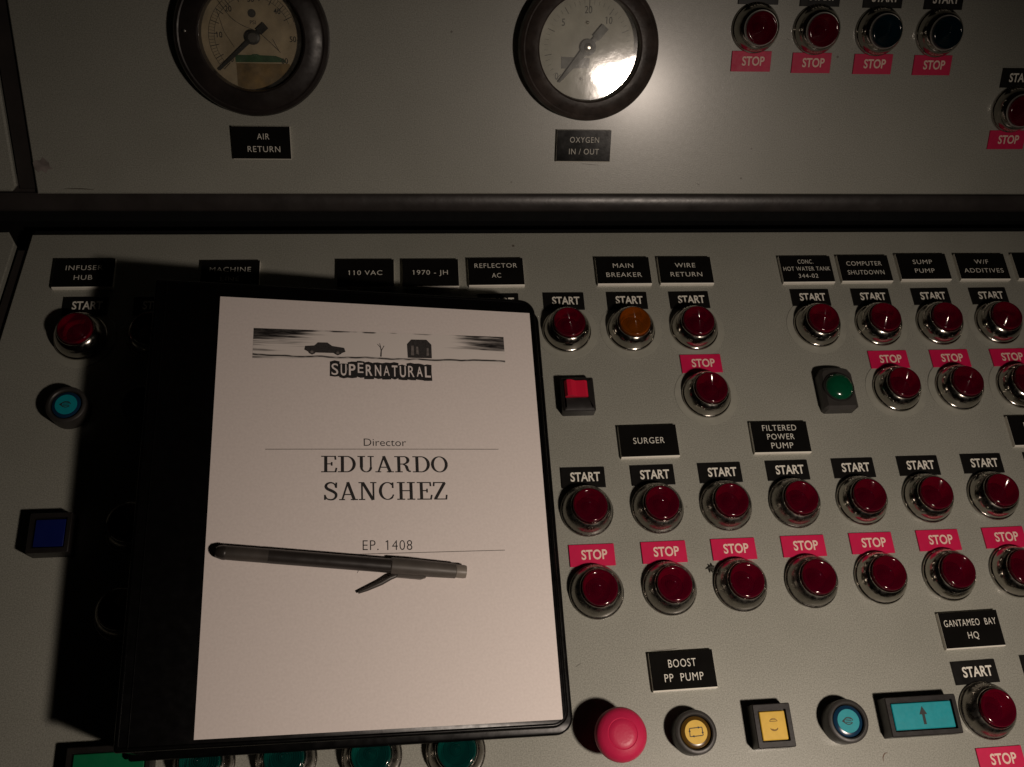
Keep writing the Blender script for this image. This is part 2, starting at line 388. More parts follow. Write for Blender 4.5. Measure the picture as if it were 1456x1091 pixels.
# black frame that carries the panels: rounded rail between them, mullions at the left, dark channel underneath
ca, sa = math.cos(AL), math.sin(AL)
def wp(a, b, z=0): return (a, HY+b*ca-z*sa, HZ+b*sa+z*ca)
prof = [(12, -3.0), (4.6, -3.0), (4.4, -1.2), (3.2, -.55), (.3, -.5), (-2.6, -.75), (-3.7, -1.3), (-4.2, -2.4), (-3.2, -9), (12, -9)]
mb = MB(); vs = []; xs = (-215, 340)
for x in xs: vs += [wp(x, b, z) for b, z in prof]
n = len(prof); fs = [[i, (i+1) % n, n+(i+1) % n, n+i] for i in range(n)]+[list(range(n))[::-1], list(range(n, 2*n))]
mb.add(vs, fs); r = part('frame_rail', mb.mesh('frame_rail', 40), 'black_trim'); tag(r, kind='structure')
mb = MB(); mb.box(-230, 345, -352, -20, -16, -10); tag(part('desk_underframe', mb, 'gap_black'), kind='structure')
mb = MB(); mb.box(-230, 345, -10, 155, -16, -9); o = part('upright_underframe', mb, 'gap_black'); wall(o, 0, 0); tag(o, kind='structure')
mb = MB(); mb.prism([(-177.4, -60), (-182.6, -60), (-216, -345), (-209.6, -345)], -9, -2.2, .5); tag(part('desk_mullion', mb, 'black_trim'), kind='structure')
mb = MB(); mb.box(-182.4, -175.0, 6, 150, -8, -2.2, .4); o = part('upright_mullion', mb, 'black_trim'); wall(o, 0, 0); tag(o, kind='structure')
mb = MB(); mb.prism([(-183.4, -58), (-186.8, -52), (-230, -52), (-230, -345), (-216, -345)], -3, 0, .5); tag(part('side_desk_panel', mb.mesh('side_desk_panel', 30), 'panel_paint'), kind='structure')
mb = MB(); mb.prism([(-182.8, 7.5), (-185, 5.2), (-230, 5.2), (-230, 150), (-182.8, 150)], -2.6, 0, .8); o = part('side_upright_panel', mb.mesh('side_upright_panel', 30), 'panel_paint'); wall(o, 0, 0); tag(o, kind='structure')
mb = MB(); mb.prism([(-176.2, -53.3), (340, -52.3), (340, -50.0), (-176.2, -51)], -9, -1.2); tag(part('channel_lip', mb, 'gap_black'), kind='structure')

# ------------------------------------------------------------------ name plates and START / STOP labels
def plate_meshes():
    c = MB(); q = [(-7.45, 0), (-7.45, 1.45), (-7.02, 1.9), (7.05, 1.9), (7.05, 0)]; c.add([(x, y, z) for x in (-12.68, 12.68) for y, z in q], [[0, 1, 2, 3, 4], [9, 8, 7, 6, 5]]+[[k, k+5, (k+1) % 5+5, (k+1) % 5] for k in range(5)])
    f = MB(); f.box(-12.62, 12.62, -7.02, 7.02, 1.9, 2.1, .06)
    return c.mesh('core', 0), f.mesh('face', 0)
def name_plate(lines, put, x, y, label, rot=0, hs=2.3, ys=None, ws=None, offx=0):
    o = empty('name_plate', label, 'name plate', 'engraved name plates on the console'); put(o, x, y, 0, rot)
    core, face = cached('plate', plate_meshes)
    part('core', core, 'plate_core', o); part('face', face, 'plate_black', o)
    mb = MB(); n = len(lines); ys = ys or {1: [0], 2: [2.4, -2.5], 3: [3.9, 0, -3.9]}[n]
    for i, t in enumerate(lines):
        add_text(mb, t, offx, ys[i], hs, w=(ws[i] if ws else None), xs=1.12, bold=-.004, spacing=1.12, z=2.13)
    part('lettering', mb.mesh('lettering', 0, False), 'engraving', o)
    return o
def start_label(put, x, y, label, rot=0):
    o = part('start_label', cached('startlab', lambda: label_mesh()), 'label_black'); put(o, x, y, 0, rot)
    tag(o, label, 'start label', 'black START labels')
    def f():
        mb = MB(); add_text(mb, 'START', .9, .15, 4.0, w=12.6, bold=.022, spacing=1.0, z=.78); return mb.mesh('lettering', 0, False)
    part('lettering', cached('start_txt', f), 'label_print', o); return o
def label_mesh():
    mb = MB(); mb.box(-9.3, 9.3, -4.45, 4.45, 0, .75, .1); return mb.mesh('label', 0)
def stop_label(put, x, y, label, rot=0):
    o = part('stop_label', cached('stoplab', lambda: label_mesh()), 'label_red'); put(o, x, y, 0, rot)
    tag(o, label, 'stop label', 'red STOP labels')
    def f():
        mb = MB(); add_text(mb, 'STOP', .9, .15, 4.0, w=10.6, bold=.022, z=.78); return mb.mesh('lettering', 0, False)
    part('lettering', cached('stop_txt', f), 'label_pink_print', o); return o

P = name_plate
P(['INFUSER', 'HUB'], desk, -151.6, -74.6, 'black plate engraved INFUSER HUB, half in the binder shadow', .3)
P(['MACHINE', 'LINE'], desk, -89.5, -75.9, 'black plate mostly swallowed by the binder shadow at its top left corner')
P(['110 VAC'], desk, -30.2, -75.65, 'black plate engraved 110 VAC behind the binder', -.1)
P(['1970 - JH'], desk, -1.1, -75.7, 'black plate engraved 1970 - JH behind the binder', -.15)
P(['REFLECTOR', 'AC'], desk, 28.7, -75.3, 'black plate engraved REFLECTOR AC above the binder corner', .26, ws=[19.5, 4.2], ys=[3.0, -2.2])
P(['MAIN', 'BREAKER'], desk, 88, -75.1, 'black plate engraved MAIN BREAKER', -.13)
P(['WIRE', 'RETURN'], desk, 117.6, -75.1, 'black plate engraved WIRE RETURN', -.23)
P(['CONC.', 'HOT WATER TANK', '344-02'], desk, 176.6, -75, 'black plate engraved with three lines ending HOT WATER TANK 344-02', .15, hs=2.15, ws=[7.6, 23.0, 9.6])
P(['COMPUTER', 'SHUTDOWN'], desk, 205.6, -74.7, 'black plate engraved COMPUTER SHUTDOWN', 0, ws=[17.6, 18.2])
P(['SUMP', 'PUMP'], desk, 235.4, -74, 'black plate engraved SUMP PUMP')
P(['W/F', 'ADDITIVES'], desk, 265.6, -74.1, 'black plate engraved W/F ADDITIVES', -.37)
P(['GAS', 'CRANE'], desk, 295.3, -74, 'black plate cut by the right picture edge beside W/F ADDITIVES')
P(['SURGER'], desk, 89.3, -159.7, 'black plate engraved SURGER', .29, ws=[13.6], hs=2.7)
P(['FILTERED', 'POWER', 'PUMP'], desk, 147.85, -159.56, 'black plate engraved FILTERED POWER PUMP', -.49, hs=2.6, ws=[15.3, 12.2, 9.8], ys=[4.1, 0, -4.1])
P(['ROOF', 'AIR'], desk, 267.3, -159.6, 'black plate cut by the right picture edge, in the SURGER plate row', -.2, hs=2.5)
P(['BOOST', 'PP  PUMP'], desk, 90.8, -254.5, 'black plate engraved BOOST PP PUMP', .7, hs=2.9, ws=[11, 15.4], ys=[2.6, -2.7])
P(['GANTAMEO  BAY', 'HQ'], desk, 212.1, -244.8, 'black plate engraved GANTAMEO BAY HQ', .74, hs=2.6, ws=[22.4, 4.6], ys=[2.7, -2.4])
P(['AIR', 'RETURN'], wall, -75, 27.5, 'black plate engraved AIR RETURN under the cream gauge', 0, hs=2.5, ws=[5.3, 14.2], ys=[2.7, -2.8], offx=.9)
P(['OXYGEN', 'IN / OUT'], wall, 70.7, 27.3, 'black plate engraved OXYGEN IN / OUT under the shiny gauge', -.1, hs=2.5, ws=[13.6, 14.0], ys=[2.7, -2.6], offx=.2)

# ------------------------------------------------------------------ pilot-light push buttons
LENS = {}
def lens_mesh():
    R = 7.05; prof = [(R, 6.2), (R, 9.0), (R-.15, 9.35), (R-.45, 9.5)]
    k = 17
    for i in range(1, k):
        r = (R-.55)*(1-i/k); prof.append((r, 9.38+.6*(1-(r/R)**2)+(.13 if i % 2 else -.13)))
    prof.append((0, 10.0))
    return MB().lathe(prof, 56).mesh('lens', 65)
def base_mesh():
    prof = [(10.8, .15), (11.0, .5), (11.0, 1.0), (10.75, 1.45), (10.4, 1.65), (10.3, 2.4), (10.1, 3.5), (9.75, 4.6), (9.25, 5.6), (8.6, 6.55), (8.0, 7.15), (7.6, 7.4)]
    return MB().lathe(prof, 56).mesh('bezel', 40)
def ring_mesh():
    return MB().lathe([(7.7, 7.35), (7.7, 7.7), (7.5, 7.9), (7.25, 7.85), (7.1, 7.6), (7.06, 6.6)], 56).mesh('rim_ring', 50)
def washer_mesh():
    return MB().lathe([(14.2, .02), (14.1, .16), (13.2, .2), (9.8, .2)], 56).mesh('washer', 40)
def pilot(put, x, y, colour, label, group, metal='chrome', rot=0, washer=False):
    o = empty('pilot_light', label, 'push button', group); put(o, x, y, 0, random.uniform(0, 360)); o.rotation_euler.rotate_axis('X', math.radians(random.uniform(-1.3, 1.3)))
    part('bezel', cached('bz'+metal, base_mesh), metal, o)
    part('rim_ring', cached('ring'+str(put is wall), ring_mesh), 'satin_ring' if put is wall else metal, o)
    part('lens', cached('lens'+colour, lens_mesh), 'lens_'+colour, o)
    cup = part('reflector_cup', cached('cup', lambda: MB().lathe([(6.98, 6.4), (6.98, 8.8), (6.75, 8.85), (6.3, 5.6), (5.0, 3.2)], 40).mesh('reflector_cup', 50)), 'cup', o)
    part('bulb_seat', cached('seat', lambda: MB().lathe([(5.0, 3.2), (2.2, 2.9), (2.0, 5.0), (1.2, 5.8), (0, 6.0)], 32).mesh('bulb_seat', 40)), 'cup_dark', cup)
    if washer: part('washer', cached('washer', washer_mesh), 'washer', o)
    return o
GA, GB, GC, GD, GU = ('pilot lights of the top desk row', 'pilot lights of the second desk row', 'pilot lights of the START row', 'pilot lights of the STOP row', 'pilot lights on the upright panel')
# top row: START label, light under it
rowA = [(58.9, 'beside the binder top right corner', 'red'), (88.3, 'under the MAIN BREAKER plate', 'amber'), (117.6, 'under the WIRE RETURN plate', 'red'),
        (176.1, 'under the HOT WATER TANK plate', 'red'), (205.9, 'under the COMPUTER SHUTDOWN plate', 'red'), (235.9, 'under the SUMP PUMP plate', 'red'), (265.3, 'under the W/F ADDITIVES plate', 'red'),
        (-149.6, 'under the INFUSER HUB plate', 'red')]
for x, ph, c in rowA:
    y = -105.4 if x < 150 else -104.8
    start_label(desk, x, -90.4 if x < 150 else -89.75, 'black START label '+ph, random.uniform(-.5, .5))
    pilot(desk, x, y, c, ('amber' if c == 'amber' else 'red')+' domed button in chrome bezel '+ph, GA, washer=True)
start_label(desk, 28.9, -90.6, 'black START label peeking out behind the binder, below REFLECTOR AC', 0)
# second row
for x, ph in ((118.3, 'second row, below the WIRE RETURN button'), (206.8, 'second row, below the COMPUTER SHUTDOWN button'), (236.7, 'second row, below the SUMP PUMP button'), (266.4, 'second row, below the W/F ADDITIVES button')):
    y = -123.0 if x < 150 else -122.6
    stop_label(desk, x, y, 'red STOP label in the '+ph, random.uniform(-.3, .3))
    pilot(desk, x, -138.4 if x < 150 else -137.6, 'red', 'red domed button in the '+ph, GB, washer=True)
# START row and STOP row: seven columns
cols = ['closest to the right edge of the binder', 'in the SURGER plate column', 'between the SURGER and FILTERED POWER PUMP columns', 'in the FILTERED POWER PUMP column',
        'just right of the FILTERED POWER PUMP column', 'second column from the right of the block', 'rightmost complete one']
colsD = cols[:6]+['cut by the picture edge']
for i, x in enumerate((59.6, 89.4, 118.8, 148.7, 178.4, 208.1, 237.8)):
    start_label(desk, x, -174.8+.13*i, 'black START label in the middle row, '+cols[i], (-.38, .28, .2, .14, 0, -.17, -.21)[i])
    pilot(desk, x+.2, -189.3+.06*i, 'red', 'red domed button under a START label, '+cols[i], GC, 'dull_metal' if i < 4 else 'chrome')
    stop_label(desk, x+.5, -207.9+.09*i, 'red STOP label in the long STOP row, '+colsD[i], (0, .3, 0, -.19, -.37, -.3, .27)[i])
    pilot(desk, x+.8, -222.7+.1*i, 'red', 'red domed button under a STOP label, '+colsD[i], GD, 'dull_metal' if i < 4 else 'chrome')
start_label(desk, 267.4, -174, 'black START label whose left end just shows below the plate at the right edge')
start_label(desk, 209.8, -261.3, 'black START label under the GANTAMEO BAY HQ plate', 1.07)
pilot(desk, 210.4, -275.9, 'red', 'red domed button below GANTAMEO BAY HQ, beside the blue arrow button', 'single pilot lights low on the desk', 'dull_metal')
stop_label(desk, 211.3, -293.8, 'red STOP label at the bottom right corner, below the arrow button', .3)
start_label(desk, 239.6, -260.3, 'black START label sliver at the right edge near GANTAMEO BAY HQ', .5)
# green lights peeking out under the binder
for x, y, ph in ((-87.4, -277.2, 'at the left, beside the green rectangle'), (-58.6, -277.5, 'second from the left'), (-28.2, -278.3, 'third from the left'), (2.2, -278.6, 'at the right')):
    pilot(desk, x, y, 'teal', 'dark green domed button under the binder lower edge, '+ph, 'green pilot lights along the binder lower edge', 'dull_metal')
# lights lost in the binder shadow
start_label(desk, -120.3, -90.6, 'black START label in the binder shadow right of INFUSER HUB')
pilot(desk, -120, -105.4, 'red', 'red domed button in the binder shadow, right of the lit one', GA, washer=True)
for y, ph in ((-189.5, 'upper'), (-222.8, 'lower')):
    pilot(desk, -120.3, y, 'red', ph+' domed button in the binder shadow beside the spine', 'pilot lights in the binder shadow', 'dull_metal')
# upright panel: START label, light, STOP label
for a, b, c, ph in ((147.2, 80, 'red', 'first from the shiny gauge'), (176, 79.8, 'red', 'second from the shiny gauge'), (205.8, 79.8, 'blue', 'third from the shiny gauge'), (235.1, 79.8, 'blue', 'fourth from the shiny gauge'), (280, 46.1, 'red', 'lone one at the right edge')):
    start_label(wall, a, b+14.3, 'black START label on the upright panel, '+ph, .5)
    nm = 'dark red' if c == 'red' else 'dark blue'
    pilot(wall, a, b, c, nm+' button with silver rim on the upright panel, '+ph, GU)
    stop_label(wall, a-.3, b-14.4, 'red STOP label on the upright panel, '+ph, .6)

# ------------------------------------------------------------------ other desk controls
def ring_of(r0, r1, z, seg=48): return MB().lathe([(r0, z), (r1, z)], seg)
# emergency mushroom button
o = empty('mushroom_button', 'big matte red mushroom stop button beside the binder corner', 'stop button'); desk(o, 61.5, -277.2)
part('collar', MB().lathe([(7.2, 0), (7.2, 2.2), (6.6, 2.8), (5.2, 3), (5.0, 9.5)], 40).mesh('collar', 35), 'black_plastic', o)
part('head', MB().lathe([(4.6, 9.4), (7.5, 9.8), (9.0, 10.8), (9.55, 12.2), (9.5, 13.6), (8.7, 15.2), (7.3, 16.2), (5.45, 16.9), (5.2, 16.72), (4.95, 16.95), (3, 17.15), (0, 17.2)], 64).mesh('head', 40), 'mushroom_red', o)
# round buttons with a printed cap
def round_button(x, y, cap, well, label, ink, sym):
    o = empty('round_button', label, 'push button', 'black collared round buttons'); desk(o, x, y)
    part('collar', cached('rb_collar', lambda: MB().lathe([(8.0, 0), (8.0, 6.4), (7.8, 7.0), (7.2, 7.4), (6.5, 7.4), (6.1, 7.0), (6.0, 5.2)], 56).mesh('collar', 35)), 'grey_plastic', o)
    part('cap', MB().lathe([(6.0, 5.2), (5.6, 6.4), (4.6, 6.9), (0, 6.9)], 48).mesh('cap', 40), well, o)
    part('legend_disc', MB().lathe([(4.3, 6.9), (4.25, 7.06), (0, 7.06)], 48).mesh('legend_disc', 40), cap, o)
    mb = MB(); sym(mb); part('symbol', mb.mesh('symbol', 0, False), ink, o); return o
def sym_loop(mb):
    z = 7.09
    for pts in ([(-2.4, -1.5), (2.3, -1.3)], [(2.5, -1.3), (2.4, 1.6)], [(2.4, 1.6), (-2.3, 1.4)], [(-2.4, 1.4), (-2.5, -1.5)]): mb.stroke(pts, .32, z); z += .01
    for (x, y, dx, dy) in ((1.2, 1.55, 1, 0), (-1.2, -1.45, -1, 0), (2.45, -.4, 0, -1), (-2.45, .5, 0, 1)):
        mb.flat([(x+dx*.55, y+dy*.55), (x-dx*.3-dy*.45, y-dy*.3+dx*.45), (x-dx*.3+dy*.45, y-dy*.3-dx*.45)], z+.01)
def sym_stamp(mb):
    z = 7.09
    mb.stroke(arc(0, 0, 1.7, 1.25, 0, 330, 18), .35, z)
    for i, yy in enumerate((-.6, 0, .6)): mb.stroke([(-1.2, yy), (1.2, yy+.1)], .25, z+.01+.01*i)
    mb.flat([(-2.6, 0), (-1.7, .7), (-1.7, -.7)], z+.05)
round_button(91.2, -277.6, 'cap_yellow', 'cap_amber', 'round black button with yellow disc showing a loop arrow', 'symbol_ink', sym_loop)
round_button(150.6, -277, 'cap_cyan', 'cap_dark_blue', 'round black button with cyan disc left of the arrow button', 'symbol_ink', sym_stamp)
round_button(-149.5, -139.3, 'cap_cyan', 'cap_dark_blue', 'round black button with dim teal disc at the left edge', 'symbol_ink', sym_stamp)
def rnd_blank(mb): mb.stroke([(-1, 0), (1, 0)], .3, 7.09)
round_button(-120.2, -139.3, 'deep_black', 'deep_black', 'round black button lost in the binder shadow', 'deep_black', rnd_blank)
# square and oblong illuminated push buttons
def square_button(x, y, w, h, cap, label, cw, ch, sym=None, ink='symbol_ink', name='square_button', top=7.3, capx=0, capy=0):
    o = empty(name, label, 'push button', 'square and oblong push buttons'); desk(o, x, y)
    fr = MB(); a = rrect(w, h, .5, 2); b = rrect(cw+1.2, ch+1.2, .3, 2, capx, capy)
    fr.prism(rrect(w, h, .5, 2), 0, top-1.6, 0)
    n = len(a)
    fr.add([(p[0], p[1], top-1.6) for p in a]+[(p[0], p[1], top-.3) for p in a]+[(p[0], p[1], top) for p in inset(a, .3)]+[(p[0], p[1], top) for p in b]+[(p[0], p[1], top-1.55) for p in b],
           [[k*n+i, k*n+(i+1) % n, (k+1)*n+(i+1) % n, (k+1)*n+i] for k in range(4) for i in range(n)])
    part('frame', fr.mesh('frame', 30), 'black_plastic', o)
    mb = MB(); mb.prism(rrect(cw, ch, .3, 2, capx, capy), top-1.5, top-.35, .25); part('cap', mb.mesh('cap', 30), cap, o)
    if sym:
        mb = MB(); sym(mb, top-.31); part('symbol', mb.mesh('symbol', 0, False), ink, o)
    return o
def sym_swirl(mb, z):
    mb.stroke(arc(0, -.7, 1.45, 1.0, 190, 350, 14), [.25+.35*math.sin(PI*i/14) for i in range(15)], z)
    mb.stroke(arc(.1, 1.2, 1.5, 1.3, 10, 170, 14), .25, z+.01); mb.stroke([(-1.2, 1.5), (1.3, 1.5)], .25, z+.02); mb.stroke([(-.9, 2.1), (1, 2.1)], .22, z+.03); mb.stroke([(.2, -1.7), (-.8, -1.2)], .3, z+.04)
square_button(121.3, -277, 14.6, 15.7, 'cap_yellow', 'square black button with yellow cap and faded swirl', 9.8, 10.2, sym_swirl, 'amber_ink')
def sym_arrow(mb, z):
    mb.flat([(-.55, -3.2), (.55, -3.2), (.55, .4), (-.55, .4)], z); mb.flat([(-1.55, .4), (1.55, .4), (0, 3.4)], z+.01)
square_button(180.8, -276.7, 28.6, 14.4, 'cap_cyan', 'oblong black button with bright cyan cap and up arrow', 24, 9.6, sym_arrow, name='oblong_button')
square_button(-149, -192.4, 15.4, 15.6, 'cap_blue', 'square black button with deep blue cap left of the binder', 11, 10.6)
square_button(-118.6, -277.2, 28.6, 14.6, 'cap_green', 'oblong black button with green cap under the binder lower left corner', 24, 9.8, name='oblong_button')
# green indicator lamp in an arched square housing
o = empty('indicator_lamp', 'green dome lamp in an arched black square housing', 'indicator lamp'); desk(o, 177, -138.4)
hp = [(-7.6, -9.2), (-6.4, -10.2), (6.4, -10.2), (7.7, -9.2), (7.7, 6.8), (6.6, 8.6)]+[(6.6*math.cos(math.radians(a)), 8.6+1.5*math.sin(math.radians(a))) for a in range(15, 166, 15)]+[(-6.6, 8.6), (-7.6, 6.8)]
part('housing', MB().prism(hp, 0, 6.2, 1.3).mesh('housing', 25), 'grey_plastic', o)
part('lens_collar', MB().lathe([(7.0, 6.2), (6.9, 6.7), (6.3, 6.8)], 48).mesh('lens_collar', 40), 'black_plastic', o)
part('lens', MB().lathe([(6.3, 6.2), (6.2, 7.0), (5.6, 7.9), (4.4, 8.7), (2.4, 9.3), (0, 9.5)], 48).mesh('lens', 60), 'lens_green', o)
# rocker switch
o = empty('rocker_switch', 'black square rocker switch with bright red rocker beside the binder', 'rocker switch'); desk(o, 60.2, -138.8)
fr = MB(); a = rrect(14.2, 15.8, .7, 2); n = len(a); b = rrect(10.4, 8.0, .2, 2, -.9, 2.1)
fr.add([(p[0], p[1], 0) for p in a]+[(p[0], p[1], 5.0) for p in a]+[(p[0], p[1], 5.5) for p in inset(a, .5)]+[(p[0], p[1], 5.9) for p in inset(a, 1.6)]+[(p[0], p[1], 5.9) for p in b]+[(p[0], p[1], 2) for p in b],
       [[k*n+i, k*n+(i+1) % n, (k+1)*n+(i+1) % n, (k+1)*n+i] for k in range(5) for i in range(n)])
part('frame', fr.mesh('frame', 25), 'black_plastic', o)
mb = MB(); pr = [(-5.0, 7.9), (-3.2, 8.2), (-.9, 6.7), (1.2, 6.7), (3.0, 6.9), (4.1, 6.2)]; pr = pr+[(4.1, 2), (-5.9, 2), (-5.9, 6.3)]; n = len(pr)
mb.add([(x, -1.6, z) for x, z in pr]+[(x, 5.8, z) for x, z in pr], [[i, (i+1) % n, n+(i+1) % n, n+i] for i in range(n)]+[list(range(n)), list(range(n, 2*n))[::-1]])
part('rocker', mb.mesh('rocker', 25), 'rocker_red', o)

# ------------------------------------------------------------------ gauges
def gauge(a, b, R, r, label, dial, glass, tilt, rim='bezel_black'):
    o = empty('pressure_gauge', label, 'gauge', 'round gauges on the upright panel'); wall(o, a, b)
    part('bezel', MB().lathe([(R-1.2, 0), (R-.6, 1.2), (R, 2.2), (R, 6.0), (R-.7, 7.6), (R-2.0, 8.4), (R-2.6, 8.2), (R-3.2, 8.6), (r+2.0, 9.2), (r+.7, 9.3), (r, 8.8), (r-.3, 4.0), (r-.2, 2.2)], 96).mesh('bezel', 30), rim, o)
    part('dial', MB().lathe([(r-.2, 2.3), (0, 2.3)], 64).mesh('dial', 0), dial, o)
    part('glass', MB().lathe([(r-.35)*q/8 and ((r-.35)*q/8, ((r-.35)*q/8)**2/2300) for q in range(8, 0, -1)]+[(0, 0)], 64).mesh('glass', 60), glass, o, (0, 0, 6.2), (tilt[0], tilt[1], 0))
    return o
def hub_to(mb, hub, tip, w0, w1, z, back=0):
    d = Vector((tip[0]-hub[0], tip[1]-hub[1])); l = d.length; d /= l
    mb.stroke([hub, tip], [w0, w1], z)
def needle_mesh(tip, tail, w0, w1, wt, z, th=.5):
    mb = MB(); d = Vector(tip); l = d.length; d /= l; nrm = Vector((-d.y, d.x)); lt = Vector(tail).length
    mb.prism([tuple(nrm*w0), tuple(d*l+nrm*w1), tuple(d*l-nrm*w1), tuple(-nrm*w0)], z, z+th)
    mb.prism([tuple(-d*1.5+nrm*wt*.6), tuple(-d*1.5-nrm*wt*.6), tuple(-d*lt*.45-nrm*wt*.55), tuple(-d*lt*.45-nrm*wt), tuple(-d*lt-nrm*wt), tuple(-d*lt+nrm*wt), tuple(-d*lt*.45+nrm*wt), tuple(-d*lt*.45+nrm*wt*.55)], z-.03, z+th-.03)
    return mb
g1 = gauge(-75.2, 71.6, 32.4, 21.8, 'round black gauge with cream dial and black needle, above AIR RETURN', 'dial_cream', 'gauge_glass_clear', (0, 0))
# cream dial: green band, ochre lower segment, scale, figures, scratches
seg = [(-8.0, -10.6)]+[p for p in arc(0, 0, 21.5, 21.5, 248, 318, 20)]+[(14.5, -10.6)]
cl = [p for p in seg if p[0] > -8.4]
part('ochre_field', MB().flat(cl, 2.34).mesh('ochre_field', 0, False), 'band_ochre', g1)
gb = [(-8.2, -7.2), (-1.6, -7.2), (-.8, -6.8), (1.2, -6.75), (2.2, -7.2), (9, -7.4), (12.2, -8.6), (13.4, -10), (-8.2, -10.2)]
part('green_band', MB().flat(gb[::-1], 2.38).mesh('green_band', 0, False), 'band_green', g1)
mb = MB(); z = 2.42
for rr, ww in ((18.6, .16), (16.2, .14)): mb.stroke(arc(0, 0, rr, rr, 224, 20, 60), ww, z); z += .01
for i in range(0, 49):
    an = math.radians(225-4.2*i*.98); l = 2.4 if i % 4 else 3.8
    mb.stroke([(18.6*math.cos(an), 18.6*math.sin(an)), ((18.6-l)*math.cos(an), (18.6-l)*math.sin(an))], .3 if i % 4 == 0 else .12, z+.01)
part('scale_marks', mb.mesh('scale_marks', 0, False), 'dial_ink', g1)
mb = MB()
for t, x, y in (('0', -9.6, -9.0), ('10', -14.0, .8), ('20', -9.6, 11.2), ('30', 0, 15.2), ('40', 10.6, 10.6), ('50', 16.6, -.5), ('60', 12.6, -9.4)): add_text(mb, t, x, y, 2.3, xs=.9, bold=.01, z=2.46)
add_text(mb, 'PSI', .2, 6.0, 1.5, z=2.46); mb.lathe([(1.7, 2.46), (0, 2.461)], 20, 0, 9.6)
part('lettering', mb.mesh('lettering', 0, False), 'dial_ink', g1)
part('scratches', MB().stroke(smooth_path([(-14, 15), (-9, 8), (-4, 4.6), (2, 2.2), (7.5, -2.5), (11, -6)], 4), [.12+.16*abs(math.sin(i)) for i in range(21)], 2.50).stroke([(-14.5, 11), (-12, 2), (-8.2, -4.2)], .15, 2.51).stroke([(8, -.5), (10.5, -5.5)], .2, 2.52).mesh('scratches', 0, False), 'dial_ink', g1)
nd = part('needle', needle_mesh((-15.2, -13.4), (5.6, 5.0), .95, .5, 1.55, 3.3).mesh('needle', 0), 'needle_black', g1)
part('hub', MB().lathe([(3.0, 3.2), (3.0, 4.4), (2.3, 4.8), (0, 4.9)], 32).mesh('hub', 30), 'needle_black', nd)
part('hub_cap', MB().lathe([(2.0, 4.86), (1.8, 5.2), (0, 5.3)], 32).mesh('hub_cap', 40), 'hub_grey', nd)
part('case_screw', MB().lathe([(.8, 9.0), (.7, 9.6), (0, 9.8)], 16, -27.2, 2.2).mesh('case_screw', 40), 'hub_bright', g1)

g2 = gauge(70.2, 70.3, 31.4, 22.6, 'round worn black gauge with grey dial and lamp glare, above OXYGEN IN / OUT', 'dial_grey', 'gauge_glass', (.012, .027), 'bezel_worn_lit')
mb = MB(); z = 2.42
for i in range(0, 41):
    an = math.radians(225-6.75*i); l = 1.8 if i % 5 else 3.2
    mb.stroke([(19.6*math.cos(an), 19.6*math.sin(an)), ((19.6-l)*math.cos(an), (19.6-l)*math.sin(an))], .26 if i % 5 == 0 else .1, z)
part('scale_marks', mb.mesh('scale_marks', 0, False), 'needle_grey', g2)
mb = MB()
for t, x, y in (('20', -.4, 15.6), ('10', 9.2, 11.4), ('5', -11.4, 10.2), ('0', -13.5, -12.5)): add_text(mb, t, x, y, 3.0, xs=.8, bold=.005, z=2.46)
part('lettering', mb.mesh('lettering', 0, False), 'needle_grey', g2)
part('name_block', MB().flat([(-11.6, -9.2), (.8, -8.8), (1.2, -4.6), (-3.2, -4.4), (-11.8, -4.2)], 2.47).mesh('name_block', 0, False), 'needle_grey', g2)
nd = part('needle', needle_mesh((-12.6, -15.0), (7.6, 8.6), 1.9, .4, 1.8, 3.3).mesh('needle', 0), 'needle_grey', g2)
part('hub', MB().lathe([(3.6, 3.2), (3.5, 4.0), (0, 4.1)], 32).mesh('hub', 30), 'needle_black', nd)
part('hub_cap', MB().lathe([(1.9, 4.1), (1.8, 4.6), (1.2, 5.0), (.35, 5.0), (.3, 4.6), (0, 4.6)], 32).mesh('hub_cap', 40), 'hub_bright', nd)
for x, y, r in ((-.6, 10.3, .85), (3.0, 3.9, .9), (-10.8, -13.6, .6), (-2.2, -13.4, .8)):
    part('dial_screw', MB().lathe([(r, 2.3), (r*.9, 2.9), (r*.4, 3.3), (0, 3.4)], 16, x, y).mesh('dial_screw', 60), 'hub_bright', g2)

# ------------------------------------------------------------------ the ring binder (lid slopes from the tall spine down to the free edge)
FB = .983; BC = Vector((-13.624, -300.713, 373.193)).lerp(Vector((-22.543, -187.751, 21.376)), FB); BU = Vector((.98928, .00814, -.14578)); BV = Vector((-.0045, .9996, .025)).normalized(); BN = BU.cross(BV).normalized()
BM = Matrix((BU, BV, BN)).transposed()
def lid(o, u=0, v=0, h=0, rot=0):
    o.scale = (FB, FB, FB); o.location = (BC+(BU*u+BV*v+BN*h)*FB)*S; o.rotation_euler = (BM @ Matrix.Rotation(math.radians(rot), 3, 'Z')).to_euler(); return o
binder = empty('ring_binder', 'closed black vinyl ring binder with a clear view pocket, lying over the buttons', 'binder')
lid(binder)
def slab(poly, z0, z1, r):
    """plate with rounded rims"""
    mb = MB(); n = len(poly); a = sum(poly[i][0]*poly[(i+1) % n][1]-poly[(i+1) % n][0]*poly[i][1] for i in range(n))
    if a < 0: poly = poly[::-1]
    lv = []
    for i in range(5):
        t = -PI/2+PI*i/4; lv.append((inset(poly, r*(1-math.cos(t))), (z0+z1)/2+(z1-z0)/2*math.sin(t)))
    vs = [(p[0], p[1], z) for pl, z in lv for p in pl]; fs = [[k*n+i, k*n+(i+1) % n, (k+1)*n+(i+1) % n, (k+1)*n+i] for k in range(4) for i in range(n)]
    fs += [list(range(n))[::-1], list(range(4*n, 5*n))]; return mb.add(vs, fs)
U0, U1, V0, V1 = -89.2, 67.0, -86.2, 90.2
